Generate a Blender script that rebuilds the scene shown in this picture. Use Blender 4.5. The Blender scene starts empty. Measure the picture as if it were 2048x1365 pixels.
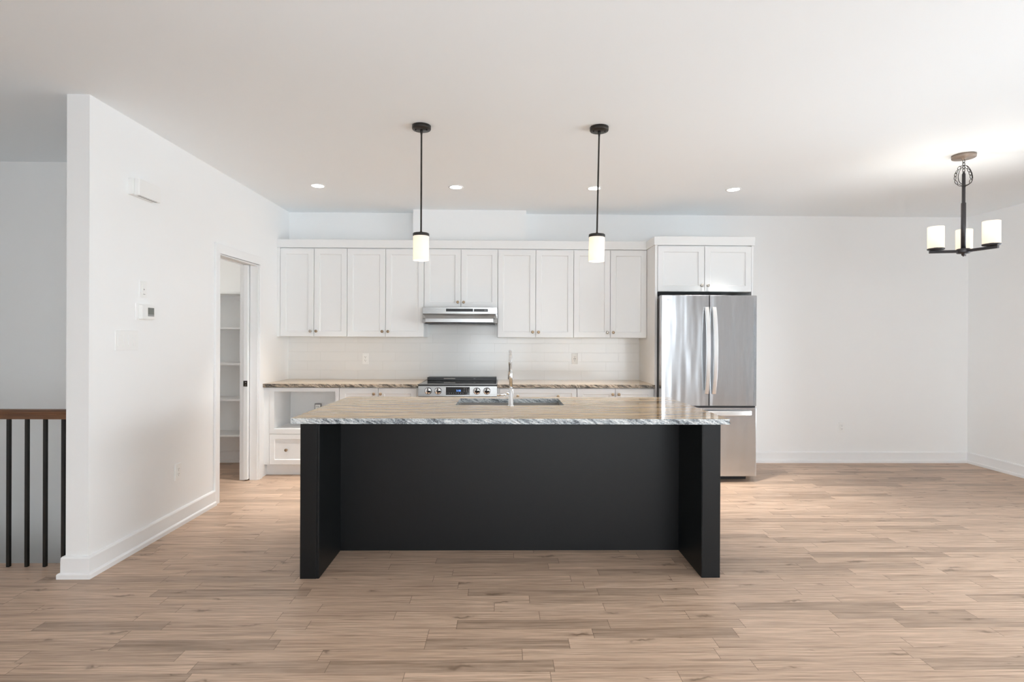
import bpy, bmesh, math, random
from mathutils import Vector, Matrix

random.seed(7)
S = bpy.context.scene
COL = S.collection

# ------------------------------------------------------------------ camera
F_PX, YAW, PITCH, ROLL, CY, CAM_H = 1089.416, 0.0158376, -0.0014374, 0.0042592, 678.943, 1.36785
def make_camera():
    cy, sy = math.cos(YAW), math.sin(YAW)
    d = Vector((sy*math.cos(PITCH), cy*math.cos(PITCH), math.sin(PITCH)))
    r = Vector((cy, -sy, 0)); u = r.cross(d)
    r2 = math.cos(ROLL)*r + math.sin(ROLL)*u
    u2 = -math.sin(ROLL)*r + math.cos(ROLL)*u
    cam = bpy.data.cameras.new('camera')
    cam.sensor_width = 36.0
    cam.lens = F_PX/2048*36.0
    cam.shift_y = (CY-682.5)/2048
    cam.clip_start = 0.05
    o = bpy.data.objects.new('camera', cam); COL.objects.link(o)
    o.matrix_world = Matrix(((r2.x, u2.x, -d.x, 0), (r2.y, u2.y, -d.y, 0), (r2.z, u2.z, -d.z, CAM_H), (0, 0, 0, 1)))
    S.camera = o
make_camera()

# ------------------------------------------------------------------ world, daylight, exposure
SKY, GROUND_FILL = 9.2, 8.0
w = bpy.data.worlds.new('daylight'); S.world = w; w.use_nodes = True
bg = w.node_tree.nodes['Background']
# pale sky above, bright lower half added below the horizon to lift the ceiling
_n = w.node_tree.nodes; _l = w.node_tree.links
_tc = _n.new('ShaderNodeTexCoord'); _sp = _n.new('ShaderNodeSeparateXYZ'); _rp = _n.new('ShaderNodeValToRGB')
_mr = _n.new('ShaderNodeMapRange'); _mr.inputs['From Min'].default_value = -1; _mr.inputs['From Max'].default_value = 1
_rp.color_ramp.elements[0].position = 0.485; _rp.color_ramp.elements[0].color = (*[c*GROUND_FILL/SKY for c in (0.835, 0.93, 1.0)], 1)
_rp.color_ramp.elements[1].position = 0.515; _rp.color_ramp.elements[1].color = (0.90, 0.96, 1.0, 1)
_l.new(_tc.outputs['Generated'], _sp.inputs[0]); _l.new(_sp.outputs[2], _mr.inputs[0]); _l.new(_mr.outputs[0], _rp.inputs[0]); _l.new(_rp.outputs[0], bg.inputs[0])
bg.inputs[1].default_value = SKY
S.view_settings.view_transform = 'Standard'; S.view_settings.look = 'None'
S.view_settings.exposure = 0.20; S.view_settings.gamma = 1.0; S.view_settings.use_curve_mapping = False
cyc = S.cycles
cyc.max_bounces = 14; cyc.diffuse_bounces = 9; cyc.glossy_bounces = 6; cyc.transmission_bounces = 8
cyc.use_denoising = True
cyc.sample_clamp_indirect = 8.0
cyc.caustics_reflective = False; cyc.caustics_refractive = False

def area_portal(name, loc, rot, sx, sy):
    L = bpy.data.lights.new(name, 'AREA'); L.shape = 'RECTANGLE'; L.size = sx; L.size_y = sy
    L.cycles.is_portal = True
    o = bpy.data.objects.new(name, L); COL.objects.link(o); o.location = loc; o.rotation_euler = rot
    return o
# room constants (metres)
XL, XR, YB, YN, HC = -2.352, 5.195, 6.011, 3.13, 2.743
XF, YF = -4.25, -2.8          # far left wall, wall behind the camera
WT = 0.127                    # left partition thickness
WIN = [(-0.95, 0.75, 0.30, 2.35), (1.0, 3.38, 0.05, 2.40)]     # windows behind the camera (x0,x1,z0,z1)
PDOOR = (0.2, 4.4, 0.04, 2.12)                               # glazed patio door in the right wall (y0,y1,z0,z1)
for i, (a, b, c, e) in enumerate(WIN):
    area_portal('sky_portal', ((a+b)/2, YF-0.16, (c+e)/2), (math.pi/2, 0, math.pi), b-a, e-c)
FILL_WIN = (-2.2, 0.4, 0.35, 2.30)                               # unseen window added in the far left wall for fill light (y0,y1,z0,z1)
a, b, c, e = FILL_WIN
area_portal('sky_portal', (XF-0.16, (a+b)/2, (c+e)/2), (math.pi/2, 0, -math.pi/2), b-a, e-c)
a, b, c, e = PDOOR
area_portal('sky_portal', (XR+0.16, (a+b)/2, (c+e)/2), (math.pi/2, 0, math.pi/2), b-a, e-c)

# ------------------------------------------------------------------ materials
def mat(name):
    m = bpy.data.materials.new(name); m.use_nodes = True
    nt = m.node_tree
    return m, nt, nt.nodes['Principled BSDF']
def pr(name, col, rough=0.5, metal=0.0, spec=0.5, coat=0.0, emit=None, es=0.0, noise=0.0, nscale=40.0, bump=0.0):
    m, nt, p = mat(name)
    p.inputs['Base Color'].default_value = (*col, 1); p.inputs['Roughness'].default_value = rough
    p.inputs['Metallic'].default_value = metal; p.inputs['Specular IOR Level'].default_value = spec
    p.inputs['Coat Weight'].default_value = coat
    if emit: p.inputs['Emission Color'].default_value = (*emit, 1); p.inputs['Emission Strength'].default_value = es
    if noise or bump:
        tc = nt.nodes.new('ShaderNodeTexCoord'); n = nt.nodes.new('ShaderNodeTexNoise')
        n.inputs['Scale'].default_value = nscale; n.inputs['Detail'].default_value = 4
        nt.links.new(tc.outputs['Object'], n.inputs['Vector'])
        if noise:
            mx = nt.nodes.new('ShaderNodeMix'); mx.data_type = 'RGBA'
            mx.inputs[6].default_value = (*[c*(1-noise) for c in col], 1); mx.inputs[7].default_value = (*[min(1, c*(1+noise)) for c in col], 1)
            nt.links.new(n.outputs['Fac'], mx.inputs[0]); nt.links.new(mx.outputs[2], p.inputs['Base Color'])
        if bump:
            b = nt.nodes.new('ShaderNodeBump'); b.inputs['Strength'].default_value = bump; b.inputs['Distance'].default_value = 0.002
            nt.links.new(n.outputs['Fac'], b.inputs['Height']); nt.links.new(b.outputs['Normal'], p.inputs['Normal'])
    return m

class NG:
    """small helper to wire node graphs"""
    def __init__(s, nt): s.nt = nt
    def n(s, t, **kw):
        nd = s.nt.nodes.new(t)
        for k, v in kw.items(): setattr(nd, k, v)
        return nd
    def put(s, sock, v):
        if v is None: return
        if hasattr(v, 'is_output'): s.nt.links.new(v, sock)
        else: sock.default_value = v
    def math(s, op, a, b=None, c=None):
        nd = s.n('ShaderNodeMath', operation=op)
        for i, v in enumerate((a, b, c)):
            s.put(nd.inputs[i], v)
        return nd.outputs[0]
    def comb(s, x, y, z):
        nd = s.n('ShaderNodeCombineXYZ')
        for i, v in enumerate((x, y, z)): s.put(nd.inputs[i], v)
        return nd.outputs[0]
    def noise(s, vec, scale=1.0, detail=4.0, rough=0.55, dist=0.0):
        nd = s.n('ShaderNodeTexNoise'); s.put(nd.inputs['Vector'], vec)
        nd.inputs['Scale'].default_value = scale; nd.inputs['Detail'].default_value = detail
        nd.inputs['Roughness'].default_value = rough; nd.inputs['Distortion'].default_value = dist
        return nd.outputs['Fac']
    def ramp(s, fac, stops):
        nd = s.n('ShaderNodeValToRGB'); el = nd.color_ramp.elements
        while len(el) < len(stops): el.new(0.5)
        for e, (p, c) in zip(el, stops): e.position = p; e.color = (*c, 1)
        s.put(nd.inputs[0], fac); return nd.outputs[0]
    def mix(s, fac, a, b, mode='MIX'):
        nd = s.n('ShaderNodeMix', data_type='RGBA', blend_type=mode)
        s.put(nd.inputs[0], fac)
        for k, v in ((6, a), (7, b)):
            s.put(nd.inputs[k], v if hasattr(v, 'is_output') else (*v, 1))
        return nd.outputs[2]
    def obj_xyz(s):
        tc = s.n('ShaderNodeTexCoord'); sp = s.n('ShaderNodeSeparateXYZ')
        s.nt.links.new(tc.outputs['Object'], sp.inputs[0])
        return tc.outputs['Object'], sp.outputs[0], sp.outputs[1], sp.outputs[2]

def make_floor_mat():
    m, nt, p = mat('oak_planks'); g = NG(nt)
    pos, x, y, z = g.obj_xyz()
    PW, PL = 0.0826, 0.72
    yr = g.math('DIVIDE', y, PW); row = g.math('FLOOR', yr); fy = g.math('FRACT', yr)
    wn = g.n('ShaderNodeTexWhiteNoise', noise_dimensions='1D'); g.put(wn.inputs['W'], row)
    off = g.math('MULTIPLY', wn.outputs['Value'], 61.7)
    W = g.math('ADD', g.math('DIVIDE', x, PL), g.math('ADD', off, g.math('MULTIPLY', row, 17.31)))
    v1 = g.n('ShaderNodeTexVoronoi', voronoi_dimensions='1D', feature='F1'); g.put(v1.inputs['W'], W); v1.inputs['Scale'].default_value = 1; v1.inputs['Randomness'].default_value = 0.8
    v2 = g.n('ShaderNodeTexVoronoi', voronoi_dimensions='1D', feature='DISTANCE_TO_EDGE'); g.put(v2.inputs['W'], W); v2.inputs['Scale'].default_value = 1; v2.inputs['Randomness'].default_value = 0.8
    sc = g.n('ShaderNodeSeparateColor'); nt.links.new(v1.outputs['Color'], sc.inputs[0])
    r1, r2, r3 = sc.outputs[0], sc.outputs[1], sc.outputs[2]
    endgap = g.math('LESS_THAN', g.math('MULTIPLY', v2.outputs['Distance'], PL), 0.0013)
    e1 = g.math('LESS_THAN', g.math('MULTIPLY', fy, PW), 0.0009); e2 = g.math('GREATER_THAN', g.math('MULTIPLY', fy, PW), PW-0.0009)
    gap = g.math('MAXIMUM', g.math('MULTIPLY', g.math('MAXIMUM', e1, e2), 0.35), g.math('MULTIPLY', endgap, 0.75))
    # grain, offset per plank
    gx = g.math('ADD', g.math('MULTIPLY', x, 1.0), g.math('MULTIPLY', r1, 37.0))
    gy = g.math('ADD', y, g.math('MULTIPLY', r2, 23.0))
    fine = g.noise(g.comb(g.math('MULTIPLY', gx, 5.0), g.math('MULTIPLY', gy, 150.0), 0.0), 1.0, 5, 0.6)
    broad = g.noise(g.comb(g.math('MULTIPLY', gx, 2.0), g.math('MULTIPLY', gy, 22.0), 3.0), 1.0, 3, 0.55, 0.8)
    ring = g.noise(g.comb(g.math('MULTIPLY', gx, 1.1), g.math('MULTIPLY', gy, 16.0), 9.0), 1.0, 2, 0.5, 0.3)
    ringl = g.math('ABSOLUTE', g.math('SUBTRACT', g.math('FRACT', g.math('MULTIPLY', ring, 13.0)), 0.5))
    # knots
    kv = g.n('ShaderNodeTexVoronoi', voronoi_dimensions='2D', feature='F1'); kv.inputs['Scale'].default_value = 1
    kn_y = g.noise(pos, 14.0, 2)
    g.put(kv.inputs['Vector'], g.comb(g.math('ADD', g.math('MULTIPLY', gx, 2.1), g.math('MULTIPLY', kn_y, 0.35)), g.math('ADD', g.math('MULTIPLY', gy, 10.0), g.math('MULTIPLY', kn_y, 0.7)), 0.0))
    kc = g.n('ShaderNodeSeparateColor'); nt.links.new(kv.outputs['Color'], kc.inputs[0])
    ksz = g.math('ADD', 0.25, g.math('MULTIPLY', kc.outputs[1], 1.6))
    kn = g.ramp(g.math('DIVIDE', kv.outputs['Distance'], ksz), [(0.0, (1, 1, 1)), (0.03, (0.8, 0.8, 0.8)), (0.08, (0.20, 0.20, 0.20)), (0.17, (0, 0, 0))])
    kn = g.math('MULTIPLY', kn, g.math('LESS_THAN', kc.outputs[0], 0.6))
    # long dark mineral streaks on a few boards
    st = g.noise(g.comb(g.math('MULTIPLY', gx, 1.3), g.math('MULTIPLY', gy, 30.0), 5.0), 1.0, 3, 0.5, 0.4)
    stm = g.ramp(st, [(0.62, (0, 0, 0)), (0.74, (1, 1, 1))])
    tone = g.ramp(r3, [(0.0, (0.27, 0.195, 0.146)), (0.12, (0.32, 0.235, 0.178)), (0.26, (0.42, 0.305, 0.228)), (0.62, (0.47, 0.345, 0.262)), (1.0, (0.52, 0.385, 0.292))])
    c = g.mix(0.34, tone, g.ramp(broad, [(0.25, (0.32, 0.22, 0.155)), (0.75, (0.58, 0.44, 0.335))]))
    c = g.mix(g.math('MULTIPLY', ringl, 0.34), c, g.mix(1.0, c, (0.72, 0.66, 0.60), 'MULTIPLY'))
    c = g.mix(0.8, c, g.mix(1.0, c, g.ramp(fine, [(0.3, (0.62, 0.58, 0.54)), (0.7, (1.24, 1.24, 1.24))]), 'MULTIPLY'))
    med = g.noise(g.comb(g.math('MULTIPLY', gx, 1.6), g.math('MULTIPLY', gy, 60.0), 11.0), 1.0, 4, 0.6, 0.6)
    c = g.mix(0.7, c, g.mix(1.0, c, g.ramp(med, [(0.34, (0.56, 0.52, 0.48)), (0.48, (0.97, 0.97, 0.97)), (0.68, (1.14, 1.14, 1.13))]), 'MULTIPLY'))
    c = g.mix(g.math('MULTIPLY', kn, 0.85), c, (0.13, 0.085, 0.055))
    c = g.mix(g.math('MULTIPLY', stm, 0.6), c, (0.19, 0.135, 0.095))
    c = g.mix(gap, c, (0.11, 0.075, 0.05))
    hs = g.n('ShaderNodeHueSaturation'); hs.inputs['Saturation'].default_value = 1.00; hs.inputs['Value'].default_value = 1.26; g.put(hs.inputs['Color'], c)
    nt.links.new(hs.outputs[0], p.inputs['Base Color'])
    p.inputs['Roughness'].default_value = 0.42; p.inputs['Specular IOR Level'].default_value = 0.45
    b = g.n('ShaderNodeBump'); b.inputs['Strength'].default_value = 0.25; b.inputs['Distance'].default_value = 0.001
    h = g.math('SUBTRACT', g.math('MULTIPLY', fine, 0.35), gap); g.put(b.inputs['Height'], h); nt.links.new(b.outputs[0], p.inputs['Normal'])
    return m

def make_granite_top():
    m, nt, p = mat('granite_polished'); g = NG(nt)
    pos, x, y, z = g.obj_xyz()
    wz = g.noise(g.comb(g.math('MULTIPLY', x, 0.9), g.math('MULTIPLY', y, 1.6), 2.0), 1.0, 3, 0.5)
    yy = g.math('ADD', g.math('ADD', y, g.math('MULTIPLY', x, -0.075)), g.math('MULTIPLY', wz, 0.34))
    a = g.noise(g.comb(g.math('MULTIPLY', x, 1.6), g.math('MULTIPLY', yy, 20.0), 0.0), 1.0, 6, 0.62, 0.35)
    b = g.noise(g.comb(g.math('MULTIPLY', x, 3.5), g.math('MULTIPLY', yy, 70.0), 4.0), 1.0, 5, 0.65, 0.2)
    sp = g.noise(pos, 190.0, 3, 0.6)
    f = g.math('ADD', g.math('MULTIPLY', a, 0.72), g.math('MULTIPLY', b, 0.28))
    c = g.ramp(f, [(0.30, (0.10, 0.07, 0.045)), (0.40, (0.29, 0.20, 0.125)), (0.47, (0.49, 0.345, 0.20)), (0.55, (0.65, 0.475, 0.285)), (0.66, (0.79, 0.62, 0.41))])
    c = g.mix(0.6, c, g.mix(1.0, c, g.ramp(sp, [(0.32, (0.72, 0.70, 0.68)), (0.6, (1.1, 1.1, 1.1))]), 'MULTIPLY'))
    nt.links.new(c, p.inputs['Base Color']); p.inputs['Roughness'].default_value = 0.06
    p.inputs['Specular IOR Level'].default_value = 0.5
    return m
def make_granite_edge(name, dark):
    m, nt, p = mat(name); g = NG(nt)
    pos, x, y, z = g.obj_xyz()
    u = g.math('ADD', x, y)
    d1 = g.math('ADD', u, g.math('MULTIPLY', z, 2.2)); d2 = g.math('SUBTRACT', z, g.math('MULTIPLY', u, 0.5))
    wob = g.noise(g.comb(g.math('MULTIPLY', u, 5.0), 0.0, 0.0), 1.0, 2)
    a = g.noise(g.comb(g.math('MULTIPLY', d1, 30.0), g.math('MULTIPLY', d2, 16.0), wob), 1.0, 5, 0.65, 0.6)
    sp = g.noise(pos, 150.0, 4, 0.7)
    big = g.noise(g.comb(g.math('MULTIPLY', u, 2.0), 0.0, 3.0), 1.0, 2)
    f = g.math('ADD', g.math('ADD', g.math('MULTIPLY', a, 0.62), g.math('MULTIPLY', sp, 0.38)), g.math('MULTIPLY', g.math('SUBTRACT', big, 0.5), 0.24))
    if dark:
        st = [(0.36, (0.02, 0.018, 0.015)), (0.46, (0.09, 0.08, 0.065)), (0.52, (0.32, 0.26, 0.20)), (0.62, (0.55, 0.47, 0.38))]
    else:
        st = [(0.35, (0.025, 0.028, 0.032)), (0.43, (0.15, 0.17, 0.19)), (0.49, (0.36, 0.39, 0.41)), (0.58, (0.66, 0.68, 0.68)), (0.7, (0.8, 0.8, 0.78))]
    nt.links.new(g.ramp(f, st), p.inputs['Base Color'])
    p.inputs['Roughness'].default_value = 0.35
    b = g.n('ShaderNodeBump'); b.inputs['Strength'].default_value = 0.5; b.inputs['Distance'].default_value = 0.003
    g.put(b.inputs['Height'], sp); nt.links.new(b.outputs[0], p.inputs['Normal'])
    return m
def make_tile_mat():
    m, nt, p = mat('subway_tile'); g = NG(nt)
    pos, x, y, z = g.obj_xyz()
    br = g.n('ShaderNodeTexBrick'); br.offset = 0.34; br.offset_frequency = 2; br.squash = 1.0
    g.put(br.inputs['Vector'], g.comb(g.math('ADD', x, 2.143+0.41*8-0.137), g.math('SUBTRACT', z, 0.0125), 0.0))
    br.inputs['Color1'].default_value = (0.80, 0.80, 0.79, 1); br.inputs['Color2'].default_value = (0.78, 0.78, 0.77, 1)
    br.inputs['Mortar'].default_value = (0.70, 0.70, 0.68, 1)
    br.inputs['Scale'].default_value = 1; br.inputs['Mortar Size'].default_value = 0.0014; br.inputs['Mortar Smooth'].default_value = 0.3
    br.inputs['Brick Width'].default_value = 0.41; br.inputs['Row Height'].default_value = 0.1
    nt.links.new(br.outputs['Color'], p.inputs['Base Color']); p.inputs['Roughness'].default_value = 0.16
    b = g.n('ShaderNodeBump'); b.invert = True; b.inputs['Strength'].default_value = 0.6; b.inputs['Distance'].default_value = 0.001
    nt.links.new(br.outputs['Fac'], b.inputs['Height']); nt.links.new(b.outputs[0], p.inputs['Normal'])
    return m
def make_steel(name, col, rough, warp):
    m, nt, p = mat(name); g = NG(nt)
    pos, x, y, z = g.obj_xyz()
    p.inputs['Base Color'].default_value = (*col, 1); p.inputs['Metallic'].default_value = 1.0
    br = g.noise(g.comb(g.math('MULTIPLY', x, 4.0), g.math('MULTIPLY', y, 4.0), g.math('MULTIPLY', z, 900.0)), 1.0, 2)
    g.put(p.inputs['Roughness'], g.math('ADD', rough-0.03, g.math('MULTIPLY', br, 0.06)))
    if warp:
        n = g.noise(g.comb(g.math('MULTIPLY', x, 5.0), 0.0, g.math('MULTIPLY', z, 0.7)), 1.0, 2, 0.45)
        b = g.n('ShaderNodeBump'); b.inputs['Strength'].default_value = 1.0; b.inputs['Distance'].default_value = warp
        g.put(b.inputs['Height'], n); nt.links.new(b.outputs[0], p.inputs['Normal'])
    return m
def make_wood_rail():
    m, nt, p = mat('stained_rail_wood'); g = NG(nt)
    pos, x, y, z = g.obj_xyz()
    a = g.noise(g.comb(g.math('MULTIPLY', x, 4.0), g.math('MULTIPLY', y, 60.0), g.math('MULTIPLY', z, 90.0)), 1.0, 5, 0.6, 0.3)
    nt.links.new(g.ramp(a, [(0.3, (0.075, 0.030, 0.012)), (0.6, (0.17, 0.075, 0.032)), (0.8, (0.24, 0.115, 0.05))]), p.inputs['Base Color'])
    p.inputs['Roughness'].default_value = 0.35
    return m
def make_glass():
    m = bpy.data.materials.new('window_glass'); m.use_nodes = True; nt = m.node_tree
    nt.nodes.remove(nt.nodes['Principled BSDF'])
    t = nt.nodes.new('ShaderNodeBsdfTransparent'); gl = nt.nodes.new('ShaderNodeBsdfGlossy'); gl.inputs['Roughness'].default_value = 0.0
    fr = nt.nodes.new('ShaderNodeFresnel'); fr.inputs[0].default_value = 1.45
    mx = nt.nodes.new('ShaderNodeMixShader')
    nt.links.new(fr.outputs[0], mx.inputs[0]); nt.links.new(t.outputs[0], mx.inputs[1]); nt.links.new(gl.outputs[0], mx.inputs[2])
    nt.links.new(mx.outputs[0], nt.nodes['Material Output'].inputs[0])
    return m
def make_opal(name, strength, col):
    m = bpy.data.materials.new(name); m.use_nodes = True; nt = m.node_tree
    nt.nodes.remove(nt.nodes['Principled BSDF'])
    e = nt.nodes.new('ShaderNodeEmission'); e.inputs[0].default_value = (*col, 1); e.inputs[1].default_value = strength
    t = nt.nodes.new('ShaderNodeBsdfTranslucent'); t.inputs[0].default_value = (0.34, 0.31, 0.26, 1)
    d = nt.nodes.new('ShaderNodeBsdfDiffuse'); d.inputs[0].default_value = (0.9, 0.88, 0.84, 1)
    mx = nt.nodes.new('ShaderNodeMixShader'); mx.inputs[0].default_value = 0.5
    ad = nt.nodes.new('ShaderNodeAddShader')
    nt.links.new(t.outputs[0], mx.inputs[1]); nt.links.new(d.outputs[0], mx.inputs[2])
    nt.links.new(mx.outputs[0], ad.inputs[0]); nt.links.new(e.outputs[0], ad.inputs[1])
    nt.links.new(ad.outputs[0], nt.nodes['Material Output'].inputs[0])
    return m

M = {}
M['wall'] = pr('wall_paint', (0.875, 0.88, 0.88), 0.75, spec=0.25, bump=0.05, nscale=350)
M['ceil'] = pr('ceiling_paint', (0.895, 0.93, 0.955), 0.85, spec=0.2, bump=0.05, nscale=350)
M['trim'] = pr('trim_paint', (0.86, 0.865, 0.87), 0.4, bump=0.02, nscale=200)
M['cab'] = pr('cabinet_lacquer', (0.81, 0.815, 0.815), 0.38, bump=0.01, nscale=300)
M['floor'] = make_floor_mat()
M['gtop'] = make_granite_top(); M['gedge'] = make_granite_edge('granite_rock_face_edge', False); M['gedge2'] = make_granite_edge('granite_dark_edge', True)
M['tile'] = make_tile_mat()
M['black'] = pr('island_black_paint', (0.0052, 0.0057, 0.0064), 0.40, spec=0.28, noise=0.1, nscale=30)
M['steel'] = make_steel('brushed_steel', (0.42, 0.415, 0.41), 0.28, 0.0)
M['fridge'] = make_steel('fridge_steel', (0.60, 0.615, 0.64), 0.21, 0.012)
M['handle'] = make_steel('handle_steel', (0.80, 0.80, 0.80), 0.32, 0.0)
M['dsteel'] = make_steel('sink_steel', (0.45, 0.42, 0.39), 0.3, 0.0)
M['chrome'] = pr('chrome', (0.86, 0.87, 0.88), 0.06, 1.0)
M['bronze'] = pr('antique_bronze', (0.36, 0.27, 0.185), 0.38, 1.0, noise=0.35, nscale=160)
M['nickel'] = pr('antique_nickel', (0.42, 0.39, 0.35), 0.35, 1.0, noise=0.3, nscale=160)
M['iron'] = pr('dark_bronze_metal', (0.022, 0.018, 0.015), 0.4, 0.3, noise=0.2, nscale=60)
M['iron2'] = pr('chandelier_metal', (0.05, 0.047, 0.05), 0.35, 0.6, noise=0.2, nscale=60)
M['canopy'] = pr('chandelier_canopy_metal', (0.30, 0.24, 0.20), 0.4, 0.6, noise=0.1, nscale=40)
M['baluster'] = pr('baluster_black_metal', (0.012, 0.011, 0.010), 0.45, 0.2, noise=0.2, nscale=50)
M['rail'] = make_wood_rail()
M['plastic'] = pr('white_plastic', (0.86, 0.86, 0.85), 0.35, noise=0.01)
M['slot'] = pr('dark_slot', (0.03, 0.03, 0.03), 0.6, noise=0.1)
M['gslot'] = pr('grey_slot', (0.22, 0.22, 0.22), 0.6, noise=0.1)
M['lcd'] = pr('grey_lcd', (0.16, 0.17, 0.155), 0.2, noise=0.25, nscale=300)
M['blackglass'] = pr('black_glass', (0.008, 0.008, 0.009), 0.05, noise=0.1)
M['blackplastic'] = pr('black_plastic', (0.015, 0.015, 0.016), 0.35, noise=0.1)
M['body'] = pr('fridge_body_grey', (0.035, 0.036, 0.038), 0.45, noise=0.1)
M['icon'] = pr('panel_icon_grey', (0.28, 0.28, 0.28), 0.5, noise=0.05)
M['logo'] = pr('logo_grey', (0.06, 0.06, 0.065), 0.4, noise=0.05)
M['blue'] = pr('clock_digits', (0.05, 0.1, 0.3), 0.5, emit=(0.18, 0.42, 1.0), es=1.2, noise=0.05)
M['glass'] = make_glass()
M['opal'] = make_opal('opal_glass_lit', 0.46, (1.0, 0.86, 0.66))
M['opal2'] = make_opal('opal_glass_lit_chandelier', 0.50, (1.0, 0.87, 0.69))
M['led'] = pr('led_lens', (0.9, 0.9, 0.9), 0.4, emit=(1.0, 0.97, 0.92), es=9.0, noise=0.01)
M['dome'] = pr('dome_glass_lit', (0.9, 0.9, 0.9), 0.4, emit=(1.0, 0.94, 0.86), es=30.0, noise=0.01)
M['bulb'] = pr('lamp_bulb', (0.9, 0.9, 0.9), 0.4, emit=(1.0, 0.86, 0.66), es=7.0, noise=0.01)
M['lower'] = pr('basement_floor', (0.45, 0.44, 0.42), 0.7, noise=0.1)

# ------------------------------------------------------------------ mesh builder
class MB:
    def __init__(s): s.bm = bmesh.new()
    def v(s, *p): return s.bm.verts.new(p)
    def face(s, vs, mi=0, smooth=False):
        try:
            f = s.bm.faces.new(vs)
        except ValueError:
            return None
        f.material_index = mi; f.smooth = smooth
        return f
    def box(s, x0, x1, y0, y1, z0, z1, mi=0):
        if x0 > x1: x0, x1 = x1, x0
        if y0 > y1: y0, y1 = y1, y0
        if z0 > z1: z0, z1 = z1, z0
        p = [s.v(x, y, z) for x in (x0, x1) for y in (y0, y1) for z in (z0, z1)]
        for q in ((0, 1, 3, 2), (4, 6, 7, 5), (0, 4, 5, 1), (2, 3, 7, 6), (0, 2, 6, 4), (1, 5, 7, 3)):
            s.face([p[i] for i in q], mi)
        return s
    def loft(s, rings, mi=0, smooth=False, cap=True, closed=True):
        rr = [[s.v(*p) for p in r] for r in rings]
        n = len(rr[0])
        for a, b in zip(rr, rr[1:]):
            for i in range(n if closed else n-1):
                j = (i+1) % n
                s.face((a[i], a[j], b[j], b[i]), mi, smooth)
        if cap:
            s.face(list(reversed(rr[0])), mi); s.face(rr[-1], mi)
        return s
    def lathe(s, prof, c=(0, 0, 0), axis='Z', seg=32, mi=0, cap=True, tilt=None):
        """prof: list of (radius, height) along the axis"""
        rings = []
        for r, h in prof:
            ring = []
            for k in range(seg):
                t = 2*math.pi*k/seg
                a, b = r*math.cos(t), r*math.sin(t)
                p = {'Z': (a, b, h), 'Y': (a, -h, b), 'X': (h, a, b)}[axis]     # 'Y' axis points towards the camera (-Y)
                v = Vector(p)
                if tilt: v = tilt @ v
                ring.append((c[0]+v.x, c[1]+v.y, c[2]+v.z))
            rings.append(ring)
        return s.loft(rings, mi, True, cap)
    def tube(s, pts, rad, seg=12, mi=0, closed=False, cap=True):
        pts = [Vector(p) for p in pts]; n = len(pts); rings = []
        up = None
        for i, p in enumerate(pts):
            if closed: t = pts[(i+1) % n]-pts[i-1]
            else: t = pts[min(i+1, n-1)]-pts[max(i-1, 0)]
            t.normalize()
            if up is None:
                up = Vector((0, 0, 1)) if abs(t.z) < 0.9 else Vector((1, 0, 0))
            a = up - t*up.dot(t); a.normalize(); b = t.cross(a); up = a
            r = rad[i] if isinstance(rad, (list, tuple)) else rad
            rings.append([tuple(p + a*r*math.cos(2*math.pi*k/seg) + b*r*math.sin(2*math.pi*k/seg)) for k in range(seg)])
        if closed: rings.append(rings[0]); cap = False
        return s.loft(rings, mi, True, cap)
    def sweep(s, path, prof, side=1.0, mi=0):
        """profile (offset,z) along a 2D path with mitred corners; side=+1 offsets to the right of travel"""
        n = len(path); P = [Vector(p) for p in path]; rings = []
        for i in range(n):
            d0 = (P[i]-P[i-1]).normalized() if i > 0 else None
            d1 = (P[i+1]-P[i]).normalized() if i < n-1 else None
            n0 = Vector((d0.y, -d0.x))*side if d0 else None
            n1 = Vector((d1.y, -d1.x))*side if d1 else None
            if n0 and n1:
                mm = (n0+n1).normalized(); mm = mm/max(0.2, mm.dot(n0))
            else: mm = n0 or n1
            rings.append([(P[i].x+mm.x*o, P[i].y+mm.y*o, z) for o, z in prof])
        return s.loft(rings, mi)
    def build(s, name, material, parent=None, bevel=0.0, seg=2, label=None, origin=None):
        bmesh.ops.remove_doubles(s.bm, verts=s.bm.verts, dist=1e-6)
        bmesh.ops.recalc_face_normals(s.bm, faces=s.bm.faces)
        off = Vector((0, 0, 0))
        if parent is not None:
            q = parent
            while q is not None: off += q.location; q = q.parent
        elif origin is not None: off = Vector(origin)
        if off.length: bmesh.ops.translate(s.bm, verts=s.bm.verts, vec=-off)
        me = bpy.data.meshes.new(name); s.bm.to_mesh(me); s.bm.free()
        for m_ in (material if isinstance(material, (list, tuple)) else [material]): me.materials.append(m_)
        o = bpy.data.objects.new(name, me); COL.objects.link(o)
        if parent is not None: o.parent = parent
        elif origin is not None: o.location = off
        if bevel:
            b = o.modifiers.new('bevel', 'BEVEL'); b.width = bevel; b.segments = seg; b.limit_method = 'ANGLE'; b.angle_limit = math.radians(40)
            b.harden_normals = False
        if label: o['label'] = label
        return o

def thing(name, label, cat, loc=(0, 0, 0), group=None):
    o = bpy.data.objects.new(name, None); o.empty_display_size = 0.05; COL.objects.link(o); o.location = loc
    o['label'] = label; o['category'] = cat
    if group: o['group'] = group
    return o
def tag(o, label, cat, group=None):
    o['label'] = label; o['category'] = cat
    if group: o['group'] = group
    return o
def struct(o, label=None):
    o['kind'] = 'structure'
    if label: o['label'] = label
    return o

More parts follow.
